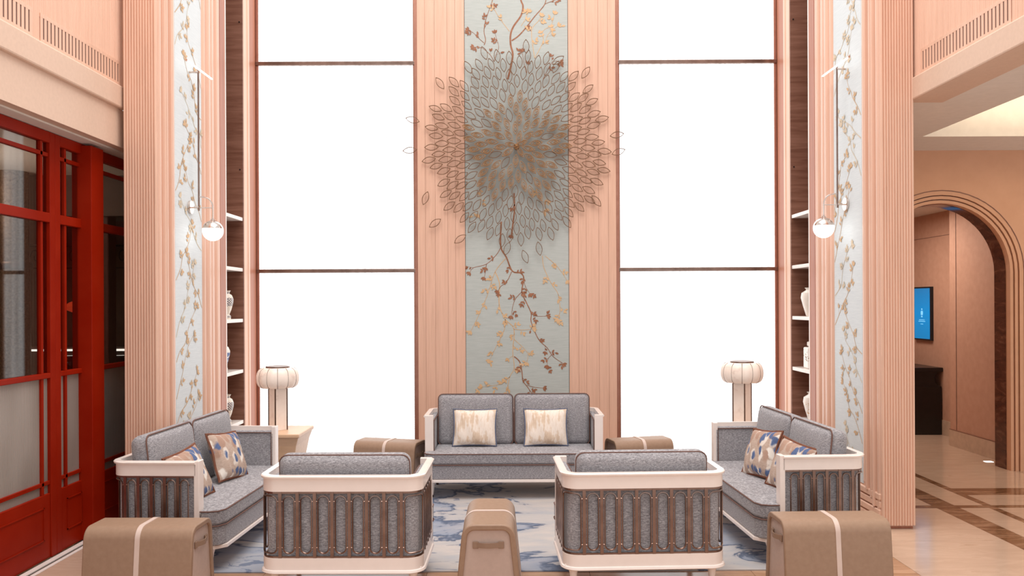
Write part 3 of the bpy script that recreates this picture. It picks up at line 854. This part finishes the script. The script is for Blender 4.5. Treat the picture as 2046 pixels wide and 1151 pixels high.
# ------------------------------------------------------------------ seating
def make_seat(name, label, cat, W, ncush, loc, rz, group, top=.845):
    t = empty(name, loc, rz); tag(t, label, cat, group)
    D = .55; r = .095; zt = .71
    La = D-r; Lc = pi*r/2; Lb = W-2*r; TOT = 2*La+2*Lc+Lb
    def up(s, off=0):
        # U shaped path front-left > back > front-right; off grows outward
        if s < La: p = (-W/2, -D/2+s); n = (-1, 0)
        elif s < La+Lc:
            a = (s-La)/r; c = (-W/2+r, D/2-r); n = (-cos(a), sin(a)); p = (c[0]+n[0]*r, c[1]+n[1]*r)
        elif s < La+Lc+Lb: p = (-W/2+r+(s-La-Lc), D/2); n = (0, 1)
        elif s < La+2*Lc+Lb:
            a = (s-La-Lc-Lb)/r; c = (W/2-r, D/2-r); n = (sin(a), cos(a)); p = (c[0]+n[0]*r, c[1]+n[1]*r)
        else: q = s-La-2*Lc-Lb; p = (W/2, D/2-r-q); n = (1, 0)
        return (p[0]+n[0]*off, p[1]+n[1]*off)
    ss = [0, La]+[La+Lc*k/8 for k in range(1, 9)]+[La+Lc+Lb]+[La+Lc+Lb+Lc*k/8 for k in range(1, 9)]+[TOT]
    ss = sorted(set(ss))
    def sweep(prof):
        mb = MB(); k = len(prof)
        for s in ss:
            for off, z in prof: x, y = up(s, off); mb.v.append((x, y, z))
        for i in range(len(ss)-1):
            for j in range(k):
                l = (j+1) % k; mb.f.append((i*k+j, i*k+l, (i+1)*k+l, (i+1)*k+j))
        mb.f.append(tuple(range(k))); mb.f.append(tuple((len(ss)-1)*k+j for j in range(k-1, -1, -1)))
        return mb
    sweep([(-.03, .618), (0, .618), (0, .69), (.012, .694), (.014, .704), (.008, .71), (-.03, .71)]).build('top_rail', 'cream', t, True)
    sweep([(-.03, .145), (.006, .145), (.012, .15), (.008, .162), (0, .166), (0, .235), (-.03, .235)]).build('base_band', 'cream', t, True)
    sweep([(-.075, .20), (-.026, .20), (-.026, .655), (-.03, .672), (-.05, .68), (-.07, .672), (-.075, .655)]).build('upholstered_shell', 'fabric', t, True)
    for sg in (-1, 1):
        a, b = sorted((sg*W/2, sg*(W/2-.075))); box(a, b, -D/2-.022, -D/2+.012, .145, .712).build('arm_post', 'cream', t, bevel=.004)
        xi = sg*(W/2-.078); MB().tube([(xi, -D/2+.012, .39), (xi, -D/2+.012, .665), (xi, D/2-.1, .665)], .0045, 5).build('piping', 'piping', t)
    # bronze bars and stadium loops
    nb = max(2, round((W-.23)/.1014)); cuts = []
    side = [.03+.085*k for k in range(0, 6)]
    nbk = [La+Lc+.025+(Lb-.05)*k/nb for k in range(nb+1)]
    cuts = side+nbk+[TOT-x for x in reversed(side)]
    for s in cuts[1:-1]:
        mb = MB()
        for q in (-.0095, .0095):
            for off in (-.006, .0): x, y = up(s+q, off); mb.v += [(x, y, .235), (x, y, .618)]
        mb.f = [(0, 1, 3, 2), (4, 6, 7, 5), (0, 4, 5, 1), (2, 3, 7, 6)]
        mb.build('lattice_bar', 'bronze', t)
    sweep([(-.012, .606), (-.003, .606), (-.003, .619), (-.012, .619)]).build('lattice_rim', 'bronze', t)
    sweep([(-.012, .234), (-.003, .234), (-.003, .245), (-.012, .245)]).build('lattice_rim', 'bronze', t)
    for a, b in zip(cuts[:-1], cuts[1:]):
        c = (a+b)/2; hw = (b-a)/2-.0185; z0, z1 = .262, .592; rr = min(hw, .031); pts = []
        def P(u, z): x, y = up(c+u, -.004); return (x, y, z)
        for cx_, cz_, a0 in ((hw-rr, z1-rr, 0), (-hw+rr, z1-rr, pi/2), (-hw+rr, z0+rr, pi), (hw-rr, z0+rr, 1.5*pi)):
            for k in range(6):
                an = a0+pi/2*k/5; pts.append(P(cx_+rr*cos(an), cz_+rr*sin(an)))
            if a0 == pi/2 and hw > .045: pass
        if hw > .045:   # the loop round the corner needs points along its straight runs
            full = []
            for i in range(len(pts)):
                full.append(pts[i])
            top_mid = [P(u, z1) for u in (hw*.35, 0, -hw*.35)]; bot_mid = [P(u, z0) for u in (-hw*.35, 0, hw*.35)]
            pts = full[:6]+top_mid+full[6:18]+bot_mid+full[18:]
        mb = MB().tube(pts, .0045, 5, True)
        for u in (-hw, hw):
            for z in (z0+.032, z1-.032):
                q1 = P(u, z); q2 = P(u+(.011 if u > 0 else -.011), z); mb.tube([q1, q2], .0038, 4)
        mb.build('lattice_loop', 'bronze', t, True)
    # seat
    Wi = W-.155; yf = -D/2-.165
    def seat_poly(g=0):
        return [(-Wi/2, D/2-.08), (-Wi/2, -D/2-.026), (-W/2+g, -D/2-.026), (-W/2+g, yf+.085), (-W/2+.022+g, yf+.03), (-W/2+.085+g, yf+g),
                (W/2-.085-g, yf+g), (W/2-.022-g, yf+.03), (W/2-g, yf+.085), (W/2-g, -D/2-.026), (Wi/2, -D/2-.026), (Wi/2, D/2-.08)]
    MB().prism(seat_poly(.004), .172, .298).build('seat_base', 'fabric', t, bevel=.008)
    sc_ = MB().prism(seat_poly(0), .300, .402).build('seat_cushion', 'fabric', t, bevel=.018)
    fr = [(-W/2+.02, yf+.0), (W/2-.02, yf+.0)]
    MB().prism([(-W/2+.01, D/2-.04), (-W/2+.0, -D/2-.02), (-W/2, yf+.08), (-W/2+.085, yf-.006), (W/2-.085, yf-.006), (W/2, yf+.08), (W/2, -D/2-.02), (W/2-.01, D/2-.04)], .148, .172).build('seat_board', 'cream', t, bevel=.003)
    for z in (.299, .392):
        g = -.001 if z < .35 else .001
        q = seat_poly(g)[2:10]; MB().tube([(x, y, z) for x, y in q], .0048, 5).build('piping', 'piping', sc_, True)
    # back cushions
    ci = (W-.16)/ncush; hgt = top-.385
    for i in range(ncush):
        x = -(W-.16)/2+ci*(i+.5)
        cu = rbox(ci-.006, .135, hgt, .055, 7, .02).build('back_cushion', 'fabric', t, True, loc=(x, D/2-.165, .385+hgt/2), rot=(radians(-6), 0, 0))
        for ys in (-.048,) if cat == 'sofa' else (.03,):
            pts = []; hw, hh, q = ci/2-.006, hgt/2-.003, .045
            for sx, sz, a0 in ((1, 1, 0), (-1, 1, pi/2), (-1, -1, pi), (1, -1, 1.5*pi)):
                for k in range(5):
                    an = a0+pi/2*k/4; pts.append((sx*(hw-q)+q*cos(an), ys, sz*(hh-q)+q*sin(an)))
            MB().tube(pts, .0048, 5, True).build('piping', 'piping', cu, True)
    # turned legs
    for sx in (-1, 1):
        for y in (yf+.1, D/2-.09):
            lg = MB().lathe([(.012, .018), (.016, .05), (.024, .11), (.031, .135), (.034, .148)], 14).build('leg', 'cream', t, True, loc=(sx*(W/2-.065), y, 0))
            MB().lathe([(.0125, 0), (.0125, .012), (.017, .016), (.013, .022)], 12).build('leg_tip', 'dark_tip', lg, True)
    return t
SOFAS = 'grey two seat sofas round the rug'
make_seat('sofa', 'grey two-seat sofa against the centre wall with two beige cushions', 'sofa', 1.575, 2, (.012, 7.685, .008), 0, SOFAS, .86)
make_seat('sofa', 'grey two-seat sofa on the left side nearest the red doors', 'sofa', 1.56, 2, (-2.243, 6.06, .008), radians(90-2.4), SOFAS, .855)
make_seat('sofa', 'grey two-seat sofa on the right side by the corridor passage', 'sofa', 1.56, 2, (1.978, 6.16, .008), radians(-90+2.6), SOFAS, .855)
ARM = 'cream and bronze armchairs seen from behind'
make_seat('armchair', 'cream armchair with bronze loop lattice back, left of the middle trunk stool', 'armchair', .94, 1, (-.99, 5.085, .008), radians(180-.6), ARM, .815)
make_seat('armchair', 'cream armchair with bronze loop lattice back, right of the middle trunk stool', 'armchair', .955, 1, (.76, 5.135, .008), radians(180+2.2), ARM, .815)

# scatter cushions
def cushion(label, loc, rot, wd, ht, tk, face, edge, group):
    t = empty('scatter_cushion', loc); t.rotation_euler = rot; tag(t, label, 'cushion', group)
    pillow(wd, ht, tk).build('cover', face, t, True)
    MB().tube(pillow_edge(wd, ht), .007 if edge == 'navy' else .009, 5, True).build('edging', edge, t, True)
    return t
G1 = 'beige brushstroke cushions'; G2 = 'petal print cushions'
cushion('beige brushstroke cushion with slate blue edge, left of the pair on the centre sofa', (-.345, 7.625, .578), (radians(-17), 0, radians(-1)), .40, .34, .12, 'brush', 'navy', G1)
cushion('beige brushstroke cushion with slate blue edge, right of the pair on the centre sofa', (.302, 7.625, .578), (radians(-17), 0, radians(1)), .40, .34, .12, 'brush', 'navy', G1)
def petal_cushion(label, loc, rot, sgn):
    t = cushion(label, loc, rot, .38, .36, .13, 'petal', 'rust', G2)
    return t
petal_cushion('blue and white petal cushion further from the camera on the left sofa', (-2.13, 6.24, .58), (radians(-20), radians(5), radians(76)), 1)
petal_cushion('blue and white petal cushion half hidden by the near arm of the left sofa', (-2.16, 5.58, .565), (radians(-20), radians(-6), radians(80)), 1)
petal_cushion('blue and white petal cushion further from the camera on the right sofa', (1.86, 6.24, .58), (radians(-20), radians(-5), radians(-74)), 1)
petal_cushion('blue and white petal cushion behind the near arm of the right sofa', (1.925, 5.78, .565), (radians(-20), radians(6), radians(-72)), 1)

# ------------------------------------------------------------------ trunk stools
def trunk_profile(g=0, H=.45, b=.19, tp=.152, r=.075):
    pts = [(-b+g, 0.012), (b-g, 0.012)]
    for k in range(9):
        a = pi/2*k/8*.93+.12; pts.append((tp-r+(r-g)*cos(a), H-r+(r-g)*sin(a)))
    for k in range(9):
        a = pi/2+pi/2*k/8*.93-.0; pts.append((-tp+r+(r-g)*cos(a), H-r+(r-g)*sin(a)))
    return pts
def trunk(label, loc, rz, L=.65):
    t = empty('trunk_stool', loc, rz); tag(t, label, 'stool', 'taupe leather trunk stools')
    T = lambda x, y, z: (z, x, y)
    out = trunk_profile(0); inn = trunk_profile(.032)
    mb = MB(); n = len(out)
    for x in (-L/2, L/2):
        mb.v += [T(a, c, x) for a, c in out]+[T(a, max(c, .03), x) for a, c in inn]
    for i in range(n):
        j = (i+1) % n
        mb.f += [(i, j, 2*n+j, 2*n+i), (n+i, 3*n+i, 3*n+j, n+j), (i, n+i, n+j, j), (2*n+i, 2*n+j, 3*n+j, 3*n+i)]
    mb.build('shell', 'leather', t, True, bevel=.006)
    MB().prism(trunk_profile(.028), -L/2+.014, L/2-.014, T).build('end_panel', 'leather_end', t, True)
    st = [(a*1.008, c*1.004 if c > .1 else c) for a, c in trunk_profile(-.002)]
    MB().prism(st, -.014, .014, T).build('strap', 'leather_strap', t, True)
    for e in (-1, 1):
        h = MB(); x0 = e*(L/2-.013); pts = []
        for k in range(9):
            u = -.065+.13*k/8; pts.append((x0+e*(.004+.02*sin(pi*k/8)), u, .335))
        hb = MB()
        for i in range(8):
            (xa, ua, za), (xb, ub, zb) = pts[i], pts[i+1]
            q = len(hb.v); d = e*.005
            hb.v += [(xa, ua, za-.014), (xb, ub, zb-.014), (xb, ub, zb+.014), (xa, ua, za+.014), (xa+d, ua, za-.014), (xb+d, ub, zb-.014), (xb+d, ub, zb+.014), (xa+d, ua, za+.014)]
            hb.f += [tuple(q+k for k in f) for f in ((0, 3, 2, 1), (4, 5, 6, 7), (0, 1, 5, 4), (2, 3, 7, 6))]
        hd = hb.build('handle', 'leather_handle', t, True)
        for u in (-.072, .072):
            a, b = sorted((x0, x0+e*.009)); box(a, b, u-.016, u+.016, .315, .355).build('handle_plate', 'leather_handle', hd, bevel=.003)
    for sx in (-1, 1):
        for sy in (-1, 1):
            MB().lathe([(.014, 0), (.016, .014)], 10).build('foot', 'dark_tip', t, loc=(sx*(L/2-.06), sy*.14, 0))
    return t
trunk('taupe leather trunk stool end-on in the middle between the two armchairs', (-.14, 5.03, .008), radians(90))
trunk('taupe leather trunk stool in the front left corner beside the red doors', (-2.11, 4.85, 0), radians(-1), .62)
trunk('taupe leather trunk stool in the front right corner before the right sofa', (1.855, 4.93, 0), radians(1), .62)
trunk('taupe leather trunk stool turned askew left of the centre sofa', (-1.125, 7.69, .008), radians(-16), .6)
trunk('taupe leather trunk stool turned askew right of the centre sofa', (1.165, 7.72, .008), radians(14), .56)

# ------------------------------------------------------------------ side tables and lamps
def side_table(label, loc):
    t = empty('side_table', loc); tag(t, label, 'table', 'pale wood side tables')
    box(-.28, .28, -.28, .28, .515, .55).build('top', 'wood_table', t, bevel=.008)
    mb = MB(); b = 0
    for z, h in ((.0, .17), (.44, .245), (.49, .262), (.515, .268)):
        mb.v += [(-h, -h, z), (h, -h, z), (h, h, z), (-h, h, z)]
    for i in range(3):
        for k in range(4):
            l = (k+1) % 4; mb.f.append((4*i+k, 4*i+l, 4*i+4+l, 4*i+4+k))
    mb.f += [(0, 3, 2, 1), (12, 13, 14, 15)]
    mb.build('tapered_base', 'wood_table', t, bevel=.005); return t
side_table('pale wood side table behind the left sofa carrying a lamp', (-2.17, 7.67, .008))
side_table('pale wood side table behind the right sofa carrying a lamp', (2.20, 7.72, .008))
def table_lamp(label, loc):
    t = empty('table_lamp', loc); tag(t, label, 'lamp', 'pumpkin shade table lamps')
    h = .085
    MB().prism([(0, -h), (h, 0), (0, h), (-h, 0)], .0, .392).build('column', 'alabaster', t, bevel=.003)
    for x, y in ((0, -h), (h, 0), (0, h), (-h, 0)):
        box(x-.005, x+.005, y-.005, y+.005, 0, .392).build('column_edge', 'bronze_dark', t)
    prof = []
    for k in range(13):
        a = -pi/2+pi*k/12; prof.append((.105+.09*max(0, cos(a))**.55, .478+.093*sin(a)))
    sh = MB().lathe(prof, 60, (0, 0, 0), 12, .05).build('shade', 'alabaster', t, True)
    for k in range(12):
        a = 2*pi*(k+.5)/12
        MB().tube([(cos(a)*r*.955, sin(a)*r*.955, z) for r, z in prof[1:-1]], .0035, 4).build('rib', 'bronze_dark', sh)
    MB().lathe([(.10, .565), (.108, .568), (.108, .582), (.10, .585), (.085, .58)], 30).build('top_ring', 'bronze', t, True)
    MB().lathe([(.085, .385), (.1, .388), (.1, .392)], 24).build('bottom_ring', 'bronze_dark', t, True)
    return t
table_lamp('pumpkin shaped alabaster table lamp on the left side table', (-2.155, 7.68, .558))
table_lamp('pumpkin shaped alabaster table lamp on the right, its stem hidden by the right sofa', (2.115, 7.70, .583))
MB().lathe([(.1, 0), (.1, .022), (.09, .025)], 24).build('lamp_foot', 'alabaster', bpy.data.objects['table_lamp.001'], True, loc=(0, 0, -.025))

# ------------------------------------------------------------------ sconces
def sconce(sg, label):
    y = 6.91; z = 2.515
    t = empty('wall_sconce', (XC+sg*(XS+.005), y, z)); tag(t, label, 'lamp', 'wall sconces on the silk panels')
    X = lambda d: -sg*d
    def dis(r, d0, d1, c):
        mb = MB().lathe([(r*.97, 0), (r, .1), (r, .9), (r*.9, 1)], 24)
        mb.v = [(X(d0+(d1-d0)*v[2]), v[0]+c[0], v[1]+c[1]) for v in mb.v]; return mb
    dis(.055, 0, .018, (0, 0)).build('wall_plate', 'chrome', t, True)
    rx = .075
    MB().tube([(X(.015), 0, 0), (X(rx), 0, 0)], .009, 8).build('bracket', 'chrome', t, True)
    MB().tube([(X(rx), 0, -.03), (X(rx), 0, 1.14)], .0075, 8).build('rod', 'bronze', t, True)
    MB().tube([(X(0), 0, 1.118), (X(rx), 0, 1.118)], .009, 8).build('top_bracket', 'chrome', t, True)
    br = MB().tube([(X(rx+.012), -.27, 1.135), (X(rx+.012), .27, 1.135)], .008, 10).build('light_bar', 'tube_glow', t, True)
    for yy in (-.285, .27): MB().tube([(X(rx+.012), yy, 1.135), (X(rx+.012), yy+.015, 1.135)], .0095, 10).build('end_cap', 'chrome', br, True)
    hx = rx+.115; pts = [(X(rx), 0, .085)]
    for k in range(9):
        a = pi/2-pi/2*k/8; pts.append((X(rx+.03+.085*cos(a)), 0, .0+.085*sin(a)))
    pts += [(X(hx), 0, -.10)]
    MB().tube(pts, .0055, 8).build('hook_arm', 'chrome', t, True)
    MB().tube([(X(rx), 0, -.005), (X(hx), 0, -.005)], .0045, 6).build('cross_arm', 'chrome', t, True)
    gz = -.195; R = .085; c = (X(hx), 0, gz)
    MB().lathe([(max(R*sin(pi*k/16), 1e-5), -R*cos(pi*k/16)) for k in range(0, 10)], 28, c).build('globe', 'globe', t, True)
    cap = MB().lathe([(max((R+.001)*sin(pi*k/16), 1e-5), -(R+.001)*cos(pi*k/16)) for k in range(9, 17)], 28, c).build('metal_cap', 'chrome', t, True)
    MB().lathe([(.018, R-.006), (.018, R+.008), (.009, R+.012), (.009, R+.02)], 14, c).build('collar', 'chrome', cap, True)
sconce(-1, 'globe wall sconce with tall rod and light bar on the left silk panel')
sconce(1, 'globe wall sconce with tall rod and light bar on the right silk panel')

# ------------------------------------------------------------------ vases
PB = [(.045, 0), (.047, .03), (.032, .045), (.05, .09), (.068, .16), (.07, .195), (.055, .232), (.034, .245), (.036, .262), (.046, .275), (.036, .274)]
JAR = [(.05, 0), (.058, .01), (.085, .10), (.105, .18), (.098, .225), (.06, .25), (.055, .258), (.07, .275), (.058, .274)]
def vase(name, prof, mat, loc, label, s=1.0, sz=None):
    o = MB().lathe([(r*s, z*(sz or s)) for r, z in prof], 28).build(name, mat, None, True, loc=loc); tag(o, label, 'vase', 'porcelain in the shelf niches'); return o
xl = XC-XS; xr = XC+XS
vase('porcelain_vase', PB, 'vase_lattice', (xl-.10, 8.05, 1.57), 'blue lattice baluster vase on the third left shelf from the floor')
vase('porcelain_vase', PB, 'vase_blue', (xl-.125, 8.02, 1.07), 'blue painted vase on the second left shelf from the floor', 1.0)
vase('porcelain_vase', PB, 'vase_lattice', (xl-.095, 8.03, .57), 'blue lattice baluster vase on the lowest left shelf')
vase('porcelain_jar', JAR, 'porcelain', (xr+.115, 8.02, 1.57), 'plain white porcelain jar on the third right shelf from the floor')
vase('porcelain_jar', JAR, 'vase_gold', (xr+.125, 8.0, .57), 'white jar with gold sprig on the lowest right shelf')
t = empty('tea_jar', (xr+.12, 8.02, 1.07)); tag(t, 'white square lidded jar with painted bird on the second right shelf', 'jar', 'porcelain in the shelf niches')
box(-.07, .07, -.07, .07, 0, .205).build('body', 'vase_bird', t, bevel=.014)
MB().lathe([(.042, .205), (.042, .22)], 20).build('neck', 'porcelain', t, True)
MB().lathe([(.052, .218), (.054, .225), (.054, .252), (.046, .258)], 20).build('lid', 'porcelain', t, True)

# ------------------------------------------------------------------ wall sculpture of bronze leaves
sc = empty('wall_sculpture', (XC+.0, YF-.012, 3.31)); tag(sc, 'large burst of bronze leaf rings fixed to the centre wall', 'sculpture')
def leaf_ring(mb, L, W, th, d0, d1, x0=0.0, n=7):
    # pointed loop of flat strip lying in xz, depth along -y
    o = []; i_ = []
    for side in (1, -1):
        for k in range(n):
            t = k/n; u = t if side == 1 else 1-t
            w_ = W/2*sin(pi*u)**.85
            o.append((x0+u*L, side*w_)); i_.append((x0+u*L+(th*1.8 if u == 0 else (-th*1.8 if u == 1 else 0)), side*max(0, w_-th)))
    N = len(o); b = len(mb.v)
    for (x, z) in o: mb.v += [(x, -d0, z), (x, -d1, z)]
    for (x, z) in i_: mb.v += [(x, -d0, z), (x, -d1, z)]
    q = 2*N
    for k in range(N):
        l = (k+1) % N
        mb.f += [(b+2*k, b+2*l, b+2*l+1, b+2*k+1), (b+q+2*k, b+q+2*k+1, b+q+2*l+1, b+q+2*l), (b+2*k+1, b+2*l+1, b+q+2*l+1, b+q+2*k+1), (b+2*k, b+q+2*k, b+q+2*l, b+2*l)]
    return mb
LL, LW = .150, .068
m_open = [leaf_ring(MB(), LL, LW, .0058, 0, .010).mesh('leaf', 'leafmetal_dark'), leaf_ring(MB(), LL*.95, LW*.92, .0058, 0, .011).mesh('leaf', 'leafmetal_dark')]
mb = leaf_ring(MB(), LL, LW*.92, .005, 0, .022)
for f, xo in ((.66, .034), (.34, .072)): leaf_ring(mb, LL*f*.92, LW*f*.92, .0045, .0, .022, xo, 6)
m_coil = mb.mesh('leaf', 'leafmetal')
N = 276; R = .93
rnd = random.Random(5)
cnt = 0
for i in range(N):
    rr = R*sqrt((i+.35)/N); a = i*pi*(3-sqrt(5))+.4
    if rr > R*.93 and rnd.random() < .18: continue
    coil = rr < .50+.06*sin(5*a) and not (rr > .18 and rnd.random() < .10)
    if .30 < rr < .40 and rnd.random() < .06: coil = False
    ex = 1.0; ez = 1.05
    inner = max(0.0, rr-LL*.5)
    px, pz = inner*cos(a)*ex, inner*sin(a)*ez
    sc_l = .82 if rr < .1 else (.93 if coil else 1.0)
    off = -.012-(.04*max(0, 1-rr/.9))*rnd.uniform(.6, 1.1)
    o = inst(m_coil if coil else rnd.choice(m_open), 'leaf', sc, (px, off, pz), (0, -(a+rnd.uniform(-.10, .10)), 0), (sc_l, 1, sc_l))
    cnt += 1
S2 = KF/8.53
for (x, y, ang) in ((1056, 94, 92), (972, 107, 110), (1120, 122, 35), (1175, 147, 55), (883, 167, 125), (1237, 272, 10), (1240, 306, 20), (822, 301, 185), (828, 240, 165),
                    (853, 397, 250), (872, 447, 215), (922, 479, 215), (1195, 404, 310), (1052, 515, 290), (1080, 499, 280), (1016, 499, 250)):
    u, v = (x-1036)/S2, (295-y)/S2; a = radians(ang)
    inst(m_open[0], 'leaf', sc, (u-LL/2*cos(a), -.02, v-LL/2*sin(a)), (0, -a, 0))
# thin stems back to the wall
MB().lathe([(.03, 0), (.03, .05)], 12).build('hub', 'leafmetal', sc, rot=(radians(90), 0, 0))
